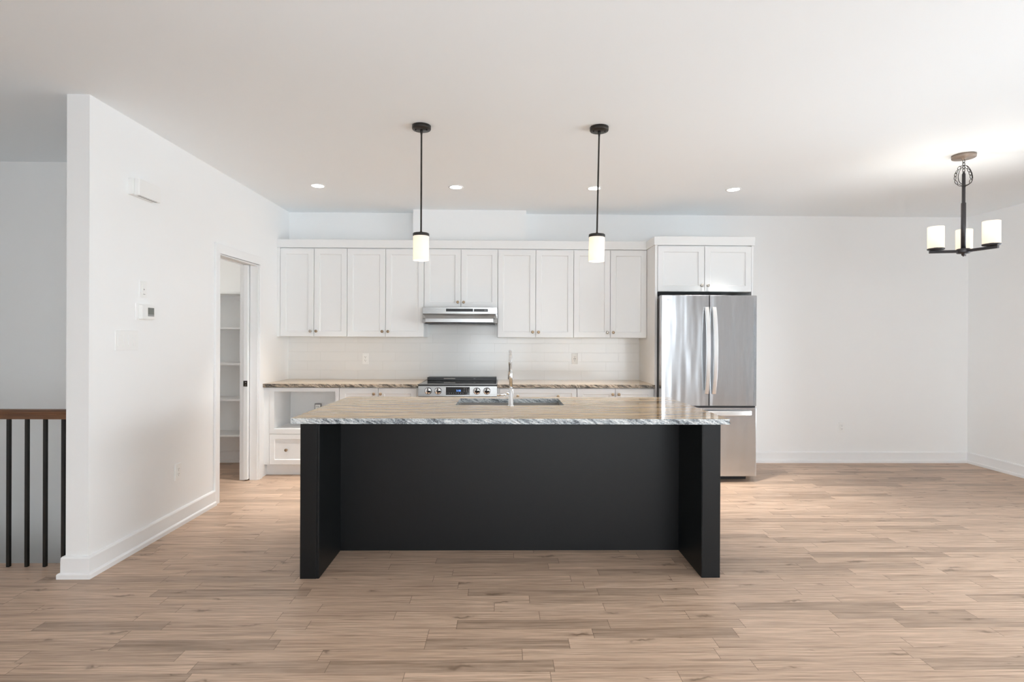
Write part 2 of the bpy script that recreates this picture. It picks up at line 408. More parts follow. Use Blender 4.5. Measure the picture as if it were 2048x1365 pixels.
def text_mesh(name, body, size, loc, rot, material, parent, depth=0.0004):
    cu = bpy.data.curves.new(name, 'FONT'); cu.body = body; cu.size = size; cu.align_x = 'CENTER'; cu.align_y = 'CENTER'; cu.extrude = depth
    t = bpy.data.objects.new(name, cu); COL.objects.link(t)
    dg = bpy.context.evaluated_depsgraph_get()
    me = bpy.data.meshes.new_from_object(t.evaluated_get(dg)); bpy.data.objects.remove(t)
    me.materials.clear(); me.materials.append(material)
    o = bpy.data.objects.new(name, me); COL.objects.link(o); o.parent = parent
    off = Vector((0, 0, 0)); q = parent
    while q is not None: off += q.location; q = q.parent
    o.location = Vector(loc)-off; o.rotation_euler = rot
    return o

# ================================================================== SETTING
mb = MB()
mb.box(XF, XR, YF, 3.327, -0.25, 0); mb.box(XL-WT, XR, 3.327, YB, -0.25, 0); mb.box(XF, XL-WT, 4.45, YB, -0.25, 0)
struct(mb.build('floor', M['floor']), 'wide oak plank floor')
struct(MB().box(XF-0.1, XL-WT+0.02, 3.1, 4.45, -2.85, -2.75).build('floor_lower', M['lower']))
struct(MB().box(XF-0.1, XR+0.1, YF-0.1, YB+0.1, HC, HC+0.12).build('ceiling', M['ceil']), 'flat white ceiling')
struct(MB().box(XF-0.1, XR+0.1, YB, YB+0.12, -0.25, HC).build('wall_back', M['wall']), 'white wall behind the kitchen')
# right wall with the patio door opening
y0, y1, z0, z1 = PDOOR
mb = MB(); mb.box(XR, XR+0.14, YF, y0, -0.25, HC); mb.box(XR, XR+0.14, y1, YB, -0.25, HC); mb.box(XR, XR+0.14, y0, y1, z1, HC); mb.box(XR, XR+0.14, y0, y1, -0.25, z0)
struct(mb.build('wall_right', M['wall']), 'white wall on the right')
# wall behind the camera with two windows
mb = MB(); xs = XF
for (a, b, c, e) in WIN:
    mb.box(xs, a, YF-0.14, YF, -0.25, HC); mb.box(a, b, YF-0.14, YF, -0.25, c); mb.box(a, b, YF-0.14, YF, e, HC); xs = b
mb.box(xs, XR, YF-0.14, YF, -0.25, HC)
struct(mb.build('wall_front', M['wall']))
ly0, ly1, lz0, lz1 = FILL_WIN
mb = MB(); mb.box(XF-0.14, XF, YF, ly0, -2.85, HC); mb.box(XF-0.14, XF, ly1, YB, -2.85, HC); mb.box(XF-0.14, XF, ly0, ly1, lz1, HC); mb.box(XF-0.14, XF, ly0, ly1, -2.85, lz0)
struct(mb.build('wall_far_left', M['wall']))
mb = MB(); mb.box(XF, XL-WT, 4.35, 4.45, -2.85, HC)
struct(mb.build('wall_stairs', M['wall']), 'grey shaded wall beyond the stair railing')
struct(MB().box(XF, XL-WT, 3.227, 3.327, -2.75, -0.25).build('wall_stairs_front', M['wall']))
# left partition with pocket-door opening
DY0, DY1, DH = 4.53, 5.262, 2.062
mb = MB()
mb.box(XL-WT, XL, YN, DY0, -0.25, HC); mb.box(XL-WT, XL, DY0, DY1, DH, HC)
mb.box(XL-0.043, XL, DY1, YB, 0, HC); mb.box(XL-0.168, XL-0.122, DY1, YB, 0, HC); mb.box(XL-0.122, XL-0.043, DY1, YB, DH+0.01, HC); mb.box(XL-0.122, XL-0.043, 5.98, YB, 0, DH+0.01)
mb.box(XL-WT, XL, YN+0.2, 4.35, -2.75, -0.25)
struct(mb.build('wall_left', M['wall']), 'white partition wall with pantry doorway')
# duct chase above the cabinets
struct(MB().box(-0.97, 0.24, YB-0.17, YB, 2.388, HC).build('wall_chase', M['wall']), 'white boxed duct chase above the range cabinets')
# backsplash
struct(MB().box(XL, 1.503, YB-0.008, YB, 0.90, 1.70).build('wall_backsplash', M['tile']), 'white stacked subway tile backsplash')
# baseboards
BASE = [(0, 0), (0.030, 0), (0.030, 0.024), (0.026, 0.030), (0.017, 0.033), (0.017, 0.112), (0.012, 0.121), (0, 0.123)]
struct(MB().sweep([(XL-WT, 3.24), (XL-WT, YN), (XL, YN), (XL, DY0-0.067)], BASE, 1).build('baseboard_left', M['trim']), 'white baseboard around the partition end')
struct(MB().sweep([(2.50, YB), (XR, YB), (XR, PDOOR[1]+0.09)], BASE, 1).build('baseboard_right', M['trim']), 'white baseboard along the dining corner')
struct(MB().sweep([(XF, YB), (XL-0.168, YB)], BASE, 1).build('baseboard_pantry', M['trim']))
# pantry doorway casing (door_1 is the pocket door)
mb = MB(); T = 0.018
mb.box(XL, XL+T, DY0-0.067, DY0, 0, DH); mb.box(XL, XL+T, DY1, DY1+0.067, 0, DH); mb.box(XL, XL+T, DY0-0.067, DY1+0.067, DH, DH+0.078)
struct(mb.build('trim_1', M['trim'], bevel=0.003), 'white casing around the pantry doorway')
mb = MB()
mb.box(XL-WT, XL, DY0, DY0+0.012, 0, DH); mb.box(XL-0.073, XL, DY1-0.012, DY1, 0, DH); mb.box(XL-0.168, XL-0.120, DY1-0.012, DY1, 0, DH)
mb.box(XL-0.045, XL, DY0+0.012, DY1-0.012, DH-0.012, DH); mb.box(XL-WT, XL-0.120, DY0+0.012, DY1-0.012, DH-0.012, DH)
struct(mb.build('trim_2', M['trim'], bevel=0.002))
pd = MB().box(XL-0.116, XL-0.078, 5.215, 5.94, 0.012, DH-0.006).build('door_1', M['trim'], bevel=0.002); struct(pd, 'white pocket door slid into the wall')
mb = MB(); mb.box(XL-0.1155, XL-0.0785, 5.212, 5.2155, 0.900, 0.955); mb.box(XL-0.099, XL-0.087, 5.209, 5.212, 0.934, 0.942, 1); mb.box(XL-0.099, XL-0.087, 5.209, 5.212, 0.912, 0.918, 1)
mb.build('edge_latch', [M['iron'], M['nickel']], pd, label='dark bronze edge latch')
# windows behind the camera and the patio door on the right
def glazing(name, plane, a0, a1, z0, z1, nm):
    """plane: ('x',value) or ('y',value), frame 0.14 deep outwards"""
    def bx(mb, u0, u1, w0, w1, d0, d1):
        if plane[0] == 'y': mb.box(u0, u1, plane[1]-d1, plane[1]-d0, w0, w1)
        elif plane[0] == 'w': mb.box(plane[1]-d1, plane[1]-d0, u0, u1, w0, w1)
        else: mb.box(plane[1]+d0, plane[1]+d1, u0, u1, w0, w1)
    mb = MB(); f = 0.06
    bx(mb, a0, a0+f, z0, z1, 0.03, 0.11); bx(mb, a1-f, a1, z0, z1, 0.03, 0.11); bx(mb, a0+f, a1-f, z0, z0+f, 0.03, 0.11); bx(mb, a0+f, a1-f, z1-f, z1, 0.03, 0.11)
    for k in range(1, nm):
        c = a0+(a1-a0)*k/nm; bx(mb, c-0.035, c+0.035, z0+f, z1-f, 0.04, 0.10)
    t = 0.08
    bx(mb, a0-t, a0, z0-t, z1+t, -0.018, 0); bx(mb, a1, a1+t, z0-t, z1+t, -0.018, 0); bx(mb, a0, a1, z1, z1+t, -0.018, 0); bx(mb, a0, a1, max(z0-t, 0), z0, -0.018, 0)
    o = struct(mb.build(name, M['trim']))
    mb = MB(); bx(mb, a0+f, a1-f, z0+f, z1-f, 0.068, 0.072); mb.build('glass_pane', M['glass'], o)
glazing('window_1', ('y', YF), *WIN[0], 3); glazing('window_2', ('y', YF), *WIN[1], 2)
glazing('fill_window', ('w', XF), *FILL_WIN, 2)  # added opening, lets fill light onto the right side of the room
glazing('door_2', ('x', XR), *PDOOR, 3)

# ================================================================== STAIR RAILING
RY = 3.277
st = thing('stair_railing', 'stained wood handrail on thin black balusters beside the stair opening', 'railing', (-3.2, RY, 0))
mb = MB(); hx0, hx1 = XF, XL-WT
prof = [(-0.030, 0.880), (0.030, 0.880), (0.032, 0.905), (0.029, 0.908), (0.029, 0.912), (0.031, 0.918), (0.028, 0.928), (0.018, 0.935), (-0.018, 0.935), (-0.028, 0.928), (-0.031, 0.918), (-0.029, 0.912), (-0.029, 0.908), (-0.032, 0.905)]
mb.loft([[(x, RY+a, b) for a, b in prof] for x in (hx0, hx1)])
mb.build('handrail', M['rail'], st)
for k in range(15):
    x = -2.609-0.1068*k
    MB().box(x-0.0088, x+0.0088, RY-0.0088, RY+0.0088, 0.0, 0.881).build('baluster', M['baluster'], st, bevel=0.0015)

# ================================================================== CABINETRY
def shaker(mb, x0, x1, z0, z1, yf, th=0.020, stile=0.056, rec=0.009):
    yb = yf+th
    o = [(x0, z0), (x1, z0), (x1, z1), (x0, z1)]
    i1 = [(x0+stile, z0+stile), (x1-stile, z0+stile), (x1-stile, z1-stile), (x0+stile, z1-stile)]
    i2 = [(x0+stile+0.006, z0+stile+0.006), (x1-stile-0.006, z0+stile+0.006), (x1-stile-0.006, z1-stile-0.006), (x0+stile+0.006, z1-stile-0.006)]
    e = 0.0015
    o2 = [(x0+e, z0+e), (x1-e, z0+e), (x1-e, z1-e), (x0+e, z1-e)]
    R = [[(x, yb, z) for x, z in o], [(x, yf+e, z) for x, z in o], [(x, yf, z) for x, z in o2], [(x, yf, z) for x, z in i1], [(x, yf+rec, z) for x, z in i2]]
    mb.loft(R)
def knob(x, z, yf, parent, material):
    mb = MB()
    mb.lathe([(0.009, 0.0), (0.009, 0.002), (0.0055, 0.005), (0.0055, 0.014), (0.010, 0.018), (0.0145, 0.021), (0.0152, 0.025), (0.0135, 0.0285), (0.008, 0.0300), (0.002, 0.0303)], (x, yf, z), 'Y', 20)
    return mb.build('knob', material, parent)
def door(parent, x0, x1, z0, z1, yf, kx, kz, kmat, name='door', stile=0.056):
    mb = MB(); shaker(mb, x0, x1, z0, z1, yf, stile=stile)
    d = mb.build(name, M['cab'], parent)
    for k_ in (kx if isinstance(kx, (list, tuple)) else [kx]):
        knob(k_, kz, yf, d, kmat)
    return d
UF = YB-0.320; UB = YB-0.300       # upper door front / carcass front
G = 0.0025
def upper(x0, x1, xm, z0, label, kz, filler=None, z1=2.303, yf=UF, kmats=None, back=YB):
    t = thing('upper_cabinet', label, 'cabinet', ((x0+x1)/2, back-0.1, z0), 'white wall cabinets')
    MB().box(x0+0.0005, x1-0.0005, yf+0.021, back-0.0085, z0, z1).build('carcass', M['cab'], t, bevel=0.001)
    if filler: MB().box(filler[0], filler[1], yf+0.002, yf+0.03, z0, z1).build('filler_strip', M['cab'], t)
    k1, k2 = kmats or (M['bronze'], M['bronze'])
    door(t, x0+G, xm-G, z0+0.002, z1-0.009, yf, xm-0.031, kz, k1)
    door(t, xm+G, x1-G, z0+0.002, z1-0.009, yf, xm+0.030, kz, k2)
    return t
upper(-2.320, -1.627, -1.970, 1.378, 'white shaker wall cabinet at far left against the partition wall', 1.435, filler=(XL+0.0005, -2.321), kmats=(M['nickel'], M['bronze']))
upper(-1.627, -0.829, -1.228, 1.378, 'tall white shaker wall cabinet immediately left of the range hood', 1.435)
upper(-0.829, -0.061, -0.445, 1.686, 'short white wall cabinet directly above the range hood', 1.743)
upper(-0.061, 0.734, 0.336, 1.378, 'tall white shaker wall cabinet immediately right of the range hood', 1.435)
upper(0.734, 1.502, 1.118, 1.378, 'white shaker wall cabinet beside the tall refrigerator panel', 1.435, kmats=(M['nickel'], M['bronze']))
TF = YB-0.620
upper(1.529, 2.4705, 1.999, 1.842, 'wide white two door cabinet above the refrigerator', 1.902, yf=TF, kmats=(M['nickel'], M['nickel']), back=YB+0.008)
tag(MB().box(1.5035, 1.5285, TF+0.002, YB-0.0085, 0.001, 2.303).build('cabinet_side_panel', M['cab'], bevel=0.001, origin=(1.516, 5.7, 0)), 'tall white panel between the counter and the refrigerator', 'panel')
tag(MB().box(2.471, 2.490, TF+0.002, YB-0.0305, 0.001, 2.303).build('cabinet_side_panel', M['cab'], bevel=0.001, origin=(2.48, 5.7, 0)), 'thin white panel at the right side of the refrigerator', 'panel')
mb = MB(); cp = [(-0.045, 2.3035), (0.010, 2.3035), (0.010, 2.387), (-0.045, 2.387)]
mb.sweep([(XL+0.001, UF), (1.5035, UF), (1.5035, TF), (2.490, TF), (2.490, YB-0.001)], cp, 1)
tag(mb.build('crown_board', M['cab'], bevel=0.0012, origin=(0, UF, 2.303)), 'flat white crown board running along the wall cabinet tops', 'moulding')

# base cabinets
BF = YB-0.620; KY = YB-0.550; CT, CB = 0.914, 0.880
def kick(t, x0, x1): MB().box(x0, x1, KY, KY+0.02, 0.001, 0.115).build('toe_kick', M['cab'], t)
# microwave cabinet
t = thing('microwave_cabinet', 'white base cabinet with open microwave niche above a single drawer', 'cabinet', (-1.95, BF, 0))
mb = MB()
cx0, cx1 = -2.297, -1.616; nx0, nx1, nz0, nz1 = -2.252, -1.652, 0.467, 0.835; ny = 5.806
mb.box(cx0, nx0, BF, BF+0.02, 0.418, 0.874); mb.box(nx1, cx1, BF, BF+0.02, 0.418, 0.874); mb.box(nx0, nx1, BF, BF+0.02, nz1, 0.874); mb.box(nx0, nx1, BF, BF+0.02, 0.418, nz0)
mb.build('niche_frame', M['cab'], t, bevel=0.0012)
mb = MB()
mb.box(cx0, cx0+0.02, BF+0.021, 5.99, 0.115, CB-0.001); mb.box(cx1-0.018, cx1, BF+0.021, 5.99, 0.115, CB-0.001); mb.box(cx0+0.02, cx1-0.018, BF+0.021, 5.99, 0.115, 0.14)
mb.box(nx0-0.02, nx0, BF+0.021, ny, nz0-0.02, nz1+0.02); mb.box(nx1, nx1+0.018, BF+0.021, ny, nz0-0.02, nz1+0.02)
mb.box(nx0, nx1, BF+0.021, ny, nz0-0.02, nz0); mb.box(nx0, nx1, BF+0.021, ny, nz1, nz1+0.02); mb.box(nx0-0.02, nx1+0.018, ny, ny+0.012, nz0-0.02, nz1+0.02)
mb.build('carcass', M['cab'], t)
door(t, cx0+0.001, cx1-0.002, 0.117, 0.414, BF, -2.126+0.17, 0.263, M['bronze'], 'drawer_front') if False else None
mb = MB(); shaker(mb, cx0+0.001, cx1-0.002, 0.117, 0.414, BF, stile=0.046); dr = mb.build('drawer_front', M['cab'], t)
knob(-2.126, 0.263, BF, dr, M['bronze']); knob(-1.787, 0.263, BF, dr, M['bronze'])
MB().box(XL+0.0005, cx0-0.0015, BF+0.003, BF+0.02, 0.116, 0.874).build('filler_strip', M['cab'], t)
kick(t, XL+0.0005, cx1)
# base doors left of range
t = thing('base_cabinet', 'white two door base cabinet immediately left of the range', 'cabinet', (-1.23, BF, 0), 'white base cabinets')
MB().box(-1.614, -0.853, BF+0.021, 5.99, 0.115, CB-0.001).build('carcass', M['cab'], t)
door(t, -1.612, -1.234, 0.117, 0.872, BF, -1.271, 0.816, M['bronze']); door(t, -1.230, -0.853, 0.117, 0.872, BF, -1.205, 0.816, M['bronze'])
MB().box(-0.852, -0.836, BF+0.004, BF+0.02, 0.115, 0.874).build('filler_strip', M['cab'], t); kick(t, -1.614, -0.836)
# drawer unit right of range
t = thing('drawer_cabinet', 'white wide drawer base cabinet just right of the range', 'cabinet', (0.35, BF, 0), 'white base cabinets')
MB().box(-0.036, 0.731, BF+0.021, 5.99, 0.115, CB-0.001).build('carcass', M['cab'], t)
for (a, b, kz_) in ((0.650, 0.872, 0.797), (0.386, 0.646, 0.516), (0.117, 0.382, 0.25)):
    mb = MB(); shaker(mb, -0.034, 0.729, a, b, BF, stile=0.046); d = mb.build('drawer_front', M['cab'], t)
    knob(0.145, kz_, BF, d, M['bronze']); knob(0.543, kz_, BF, d, M['bronze'])
MB().box(-0.0585, -0.037, BF+0.004, BF+0.02, 0.115, 0.874).build('filler_strip', M['cab'], t); kick(t, -0.0585, 0.731)
t = thing('base_cabinet', 'white two door base cabinet at right end beside the refrigerator panel', 'cabinet', (1.11, BF, 0), 'white base cabinets')
MB().box(0.733, 1.501, BF+0.021, 5.99, 0.115, CB-0.001).build('carcass', M['cab'], t)
door(t, 0.735, 1.112, 0.117, 0.872, BF, 1.086, 0.818, M['bronze']); door(t, 1.116, 1.499, 0.117, 0.872, BF, 1.146, 0.818, M['bronze']); kick(t, 0.733, 1.501)

# ------------------------------------------------------------------ granite counters
def rough_edge(mb, pts, ztop, zbot, amp, mi, seed):
    """outer boundary points (already subdivided, ordered) -> chiselled vertical face; returns top verts"""
    rnd = random.Random(seed)
    rows = 5; cols = []
    for i, (x, y, nx, ny_) in enumerate(pts):
        c = []
        for k in range(rows):
            z = ztop+(zbot-ztop)*k/(rows-1)
            a = amp*(rnd.random()-0.3)*(0.35 if k in (0, rows-1) else 1.0)
            c.append(mb.v(x+nx*a, y+ny_*a, z))
        cols.append(c)
    for a, b in zip(cols, cols[1:]):
        for k in range(rows-1): mb.face((a[k], b[k], b[k+1], a[k+1]), mi)
    return [c[0] for c in cols], [c[-1] for c in cols]
def seg_pts(p, q, n, nrm):
    return [(p[0]+(q[0]-p[0])*i/n, p[1]+(q[1]-p[1])*i/n, nrm[0], nrm[1]) for i in range(n+1)]
def counter(name, label, x0, x1, y0, y1, zt, zb, hole=None, rough=('f',), edge='gedge', seed=1, amp=0.004, origin=None):
    mb = MB(); top, bot = [], []
    sides = [('f', (x0, y0), (x1, y0), (0, -1)), ('r', (x1, y0), (x1, y1), (1, 0)), ('b', (x1, y1), (x0, y1), (0, 1)), ('l', (x0, y1), (x0, y0), (-1, 0))]
    for i, (k, p, q, nrm) in enumerate(sides):
        L = math.dist(p, q)
        n = max(2, int(L/0.012)) if k in rough else 1
        t_, b_ = rough_edge(mb, seg_pts(p, q, n, nrm), zt, zb, amp if k in rough else 0, 1, seed+i)
        top.append(t_); bot.append(b_)
    # top and underside: fans of strips around the (optional) hole
    for lst, z in ((top, zt), (bot, zb)):
        if not hole:
            loop = []
            for t_ in lst: loop += t_
            mb.face(loop, 0 if z == zt else 1)
        else:
            hx0, hx1, hy0, hy1 = hole
            h = [mb.v(hx0, hy0, z), mb.v(hx1, hy0, z), mb.v(hx1, hy1, z), mb.v(hx0, hy1, z)]
            hs = [(h[0], h[1]), (h[1], h[2]), (h[2], h[3]), (h[3], h[0])]
            for t_, (a, b) in zip(lst, hs): mb.face(t_+[b, a], 0 if z == zt else 1)
    if hole:
        hx0, hx1, hy0, hy1 = hole
        R = [[(hx0, hy0, z), (hx1, hy0, z), (hx1, hy1, z), (hx0, hy1, z)] for z in (zt, zb)]
        mb.loft(R, 1, cap=False)
    bmesh.ops.remove_doubles(mb.bm, verts=mb.bm.verts, dist=0.0025)
    o = mb.build(name, [M['gtop'], M[edge]], origin=origin or ((x0+x1)/2, (y0+y1)/2, zb))
    return tag(o, label, 'countertop')
CF = YB-0.648
counter('countertop', 'granite counter with dark edge left of the range', XL+0.001, -0.8345, CF, YB-0.009, CT, CB, rough=('f',), edge='gedge2', seed=3)
counter('countertop', 'granite counter between the range and the refrigerator panel', -0.0575, 1.502, CF, YB-0.009, CT, CB, rough=('f',), edge='gedge2', seed=9)

# ------------------------------------------------------------------ island
IX0, IX1, IY0, IY1 = -1.1465, 1.2470, 3.100, 4.205
t = thing('kitchen_island', 'black painted kitchen island base with knee space between end panels', 'island', (0.05, 3.7, 0))
for (a, b, nm) in ((IX0, -1.054, 'end_panel'), (1.1435, IX1, 'end_panel')):
    MB().box(a, b, IY0, IY1-0.03, 0.0, 0.8805).build(nm, M['black'], t, bevel=0.0015)
MB().box(-1.0535, -1.0395, IY0+0.002, 3.5105, 0.0, 0.8805).build('inner_skin', M['black'], t, bevel=0.0018)
MB().box(1.1405, 1.1430, IY0+0.003, 3.5105, 0.0, 0.8805).build('inner_skin', M['black'], t)
MB().box(-1.0535, 1.1430, 3.511, 3.530, 0.0, 0.8805).build('back_panel', M['black'], t)
mb = MB(); mb.box(-1.0535, 1.1430, 3.531, IY1-0.03, 0.11, 0.66); mb.box(-1.0535, 1.1430, 3.531, IY1-0.10, 0.0, 0.109)
mb.box(-1.0535, -0.40, 3.531, IY1-0.03, 0.66, 0.8805); mb.box(0.49, 1.1430, 3.531, IY1-0.03, 0.66, 0.8805)
mb.box(-0.40, 0.49, IY1-0.05, IY1-0.03, 0.66, 0.8805); mb.box(-0.40, 0.49, 3.531, 3.58, 0.66, 0.8805)
mb.build('carcass', M['black'], t)
xs = [-1.05, -0.50, 0.05, 0.60, 1.14]
for a, b in zip(xs, xs[1:]):
    mb = MB(); shaker(mb, a+0.002, b-0.002, 0.115, 0.872, -(IY1), stile=0.056)
    for v in mb.bm.verts: v.co.y = -v.co.y - 0.009
    d = mb.build('door', M['black'], t)
counter('island_countertop', 'large polished granite island top with rough chiselled edge and sink cutout', -1.197, 1.2945, 3.088, 4.237, 0.912, 0.881, hole=(-0.325, 0.418, 3.724, 4.124), rough=('f', 'l', 'r', 'b'), seed=21, amp=0.006)
# sink
t = thing('kitchen_sink', 'brushed steel undermount sink set in the island top', 'sink', (0.047, 3.924, 0.68))
mb = MB()
def rr(x0, x1, y0, y1, z, r=0.03, n=5):
    out = []
    for cx, cy_, a0 in ((x1-r, y1-r, 0), (x0+r, y1-r, 90), (x0+r, y0+r, 180), (x1-r, y0+r, 270)):
        for i in range(n+1):
            a = math.radians(a0+90*i/n); out.append((cx+r*math.cos(a), cy_+r*math.sin(a), z))
    return out
e_ = 0.006
o_ = (-0.325-e_, 0.418+e_, 3.724-e_, 4.124+e_)
mb.loft([rr(o_[0]-.02, o_[1]+.02, o_[2]-.02, o_[3]+.02, 0.8800), rr(*o_, 0.8800), rr(*o_, 0.70), rr(o_[0]+.02, o_[1]-.02, o_[2]+.02, o_[3]-.02, 0.685), rr(0.0, 0.09, 3.87, 3.96, 0.680, 0.04)], cap=False)
mb.loft([rr(o_[0]-.02, o_[1]+.02, o_[2]-.02, o_[3]+.02, 0.8800), rr(o_[0]-.003, o_[1]+.003, o_[2]-.003, o_[3]+.003, 0.8770), rr(o_[0]-.003, o_[1]+.003, o_[2]-.003, o_[3]+.003, 0.68), rr(-0.003, 0.093, 3.867, 3.963, 0.672, 0.04)], cap=False)
mb.build('basin', M['dsteel'], t)
MB().lathe([(0.046, 0.0), (0.046, 0.004), (0.034, 0.005), (0.030, 0.001), (0.004, 0.001)], (0.045, 3.915, 0.679), 'Z', 24).build('drain', M['chrome'], t)
# faucet
t = thing('faucet', 'tall chrome gooseneck faucet standing behind the island sink', 'faucet', (0.0525, 3.652, 0.912))
fx, fy = 0.0525, 3.652
mb = MB(); mb.lathe([(0.0235, 0.9125), (0.0235, 0.918), (0.0195, 0.922), (0.0170, 0.924), (0.0170, 1.026), (0.0155, 1.030), (0.011, 1.030)], (fx, fy, 0), 'Z', 28); mb.build('body', M['chrome'], t)
pts = [(fx, fy, 1.026), (fx-0.002, fy, 1.12), (fx-0.0035, fy, 1.20)]
R_ = 0.085; cz = 1.196
for i in range(0, 19):
    a = math.pi - math.pi*1.06*i/18
    pts.append((fx-0.004, fy+R_+R_*math.cos(a), cz+R_*math.sin(a)*1.0))
mb = MB(); mb.tube(pts, 0.0118, 16); mb.build('spout', M['chrome'], t)
ex = pts[-1]
mb = MB(); mb.tube([ex, (ex[0], ex[1]-0.004, ex[2]-0.03), (ex[0], ex[1]-0.012, ex[2]-0.10)], [0.0135, 0.0145, 0.0165], 18); mb.build('spray_head', M['chrome'], t)
mb = MB(); mb.lathe([(0.0125, -0.026), (0.0125, -0.040), (0.011, -0.043), (0.003, -0.044)], (fx+0.012, fy, 1.003), 'X', 20)
mb.tube([(fx-0.028, fy, 0.992), (fx-0.055, fy-0.004, 0.991), (fx-0.094, fy-0.010, 0.989)], [0.0085, 0.0078, 0.0080], 14); mb.build('lever', M['chrome'], t)

# ------------------------------------------------------------------ range
t = thing('range', 'stainless slide-in electric range with black glass cooktop', 'stove', (-0.446, 5.4, 0))
RX0, RX1 = -0.8325, -0.0595; RXc = (RX0+RX1)/2
MB().box(RX0+0.001, RX1-0.001, 5.400, 5.985, 0.10, 0.896).build('body', M['body'], t)
MB().box(RX0+0.03, RX1-0.03, 5.44, 5.95, 0.0, 0.10).build('plinth', M['blackplastic'], t)
mb = MB(); mb.box(RX0+0.002, RX1-0.002, 5.375, 5.990, 0.897, 0.913); mb.build('cooktop', M['blackglass'], t, bevel=0.002)
mb = MB(); mb.box(RX0+0.004, RX1-0.004, 5.3610, 5.3748, 0.9125, 0.9142); mb.build('cooktop_front_trim', M['steel'], t)
mb = MB(); mb.box(-0.812, -0.073, 5.850, 5.990, 0.9135, 0.948); mb.build('rear_guard', M['blackplastic'], t, bevel=0.002)
MB().box(-0.636, -0.513, 5.8485, 5.8499, 0.932, 0.9365).build('guard_vent', M['nickel'], t); MB().box(-0.318, -0.298, 5.8485, 5.8499, 0.9325, 0.9355).build('guard_marking', M['icon'], t)
# control panel, slightly leaning back
mb = MB(); yb_, yt_ = 5.338, 5.352
mb.loft([[(RX0, yb_, 0.797), (RX1, yb_, 0.797), (RX1, yt_, 0.8985), (RX0, yt_, 0.8985)], [(RX0, 5.374, 0.797), (RX1, 5.374, 0.797), (RX1, 5.374, 0.8985), (RX0, 5.374, 0.8985)]])
cpn = mb.build('control_panel', M['steel'], t, bevel=0.002)
mb = MB(); mb.box(RX0, RX1, 5.3500, 5.3745, 0.899, 0.912); mb.build('panel_gasket', M['blackplastic'], t)
tl = (yt_-yb_)/0.101
def py(z): return yb_+(z-0.797)*tl
mb = MB(); mb.loft([[(-0.561, py(0.813)-0.0025, 0.813), (-0.328, py(0.813)-0.0025, 0.813), (-0.328, py(0.888)-0.0025, 0.888), (-0.561, py(0.888)-0.0025, 0.888)], [(-0.561, py(0.813)+0.004, 0.813), (-0.328, py(0.813)+0.004, 0.813), (-0.328, py(0.888)+0.004, 0.888), (-0.561, py(0.888)+0.004, 0.888)]])
dsp = mb.build('display', M['blackglass'], cpn)
mb = MB(); rnd = random.Random(4)
for k in range(8):
    x = -0.551+0.0225*k; mb.box(x-0.004, x+0.004, py(0.829)-0.0030, py(0.829)-0.0022, 0.827, 0.831)
for i in range(3):
    for j in range(3):
        x = -0.382+0.022*i; z = 0.845+0.014*j; mb.box(x-0.003, x+0.003, py(z)-0.0034, py(z)-0.002, z-0.0022, z+0.0022)
mb.build('key_icons', M['icon'], dsp)
text_mesh('clock_digits', '5:08', 0.026, (-0.437, py(0.852)-0.0031, 0.852), (math.pi/2, 0, 0), M['blue'], dsp)
for x in (-0.734, -0.637, -0.258, -0.160):
    z = 0.851; mb = MB()
    mb.lathe([(0.035, 0.0), (0.035, 0.006), (0.031, 0.008)], (x, py(z)-0.001, z), 'Y', 32)
    b_ = mb.build('knob_bezel', M['blackplastic'], cpn)
    mb = MB(); mb.lathe([(0.0305, 0.0065), (0.0305, 0.016), (0.0285, 0.0185), (0.002, 0.0185)], (x, py(z)-0.001, z), 'Y', 32)
    yy = py(z)-0.001
    mb.loft([[(x-0.0065, yy-0.018, z-0.029), (x+0.0065, yy-0.018, z-0.029), (x+0.0065, yy-0.018, z+0.029), (x-0.0065, yy-0.018, z+0.029)], [(x-0.0045, yy-0.029, z-0.027), (x+0.0045, yy-0.029, z-0.027), (x+0.0045, yy-0.029, z+0.027), (x-0.0045, yy-0.029, z+0.027)]])
    mb.build('knob', M['chrome'], cpn)
od = MB().box(RX0+0.003, RX1-0.003, 5.362, 5.399, 0.235, 0.790).build('oven_door', M['steel'], t, bevel=0.003)
MB().box(RX0+0.11, RX1-0.11, 5.3605, 5.3625, 0.36, 0.66).build('oven_window', M['blackglass'], od)
mb = MB(); mb.tube([(RX0+0.05, 5.325, 0.745), (RX1-0.05, 5.325, 0.745)], 0.012, 14); mb.box(RX0+0.06, RX0+0.08, 5.325, 5.363, 0.738, 0.752); mb.box(RX1-0.08, RX1-0.06, 5.325, 5.363, 0.738, 0.752); mb.build('oven_handle', M['handle'], od)
MB().box(RX0+0.003, RX1-0.003, 5.366, 5.399, 0.104, 0.230).build('storage_drawer', M['steel'], t, bevel=0.003)

# ------------------------------------------------------------------ range hood
t = thing('range_hood', 'stainless under-cabinet range hood with dark grille and controls', 'range hood', (-0.445, 5.75, 1.52))
HX0, HX1 = -0.8275, -0.0625; hy = YB-0.425
MB().box(HX0, HX1, hy, YB-0.009, 1.618, 1.6855).build('fascia', M['steel'], t, bevel=0.0015)
mb = MB(); i_ = 0.044; fy2 = YB-0.50
def hring(ins, yf_, z): return [(HX0, YB-0.009, z), (HX0, hy, z), (HX0+ins, yf_, z), (HX1-ins, yf_, z), (HX1, hy, z), (HX1, YB-0.009, z)]
mb.loft([hring(0.02, hy-0.002, 1.6175), hring(i_, fy2+0.012, 1.572), hring(i_-0.002, fy2, 1.566), hring(i_-0.004, fy2, 1.529), hring(i_, fy2+0.010, 1.523)])
mb.build('canopy', M['steel'], t, bevel=0.001)
mb = MB(); mb.box(HX0+0.03, HX1-0.03, fy2+0.03, YB-0.05, 1.514, 1.5225); mb.build('filter_panel', M['blackplastic'], t)
mb = MB(); gx0, gx1 = -0.588, -0.312
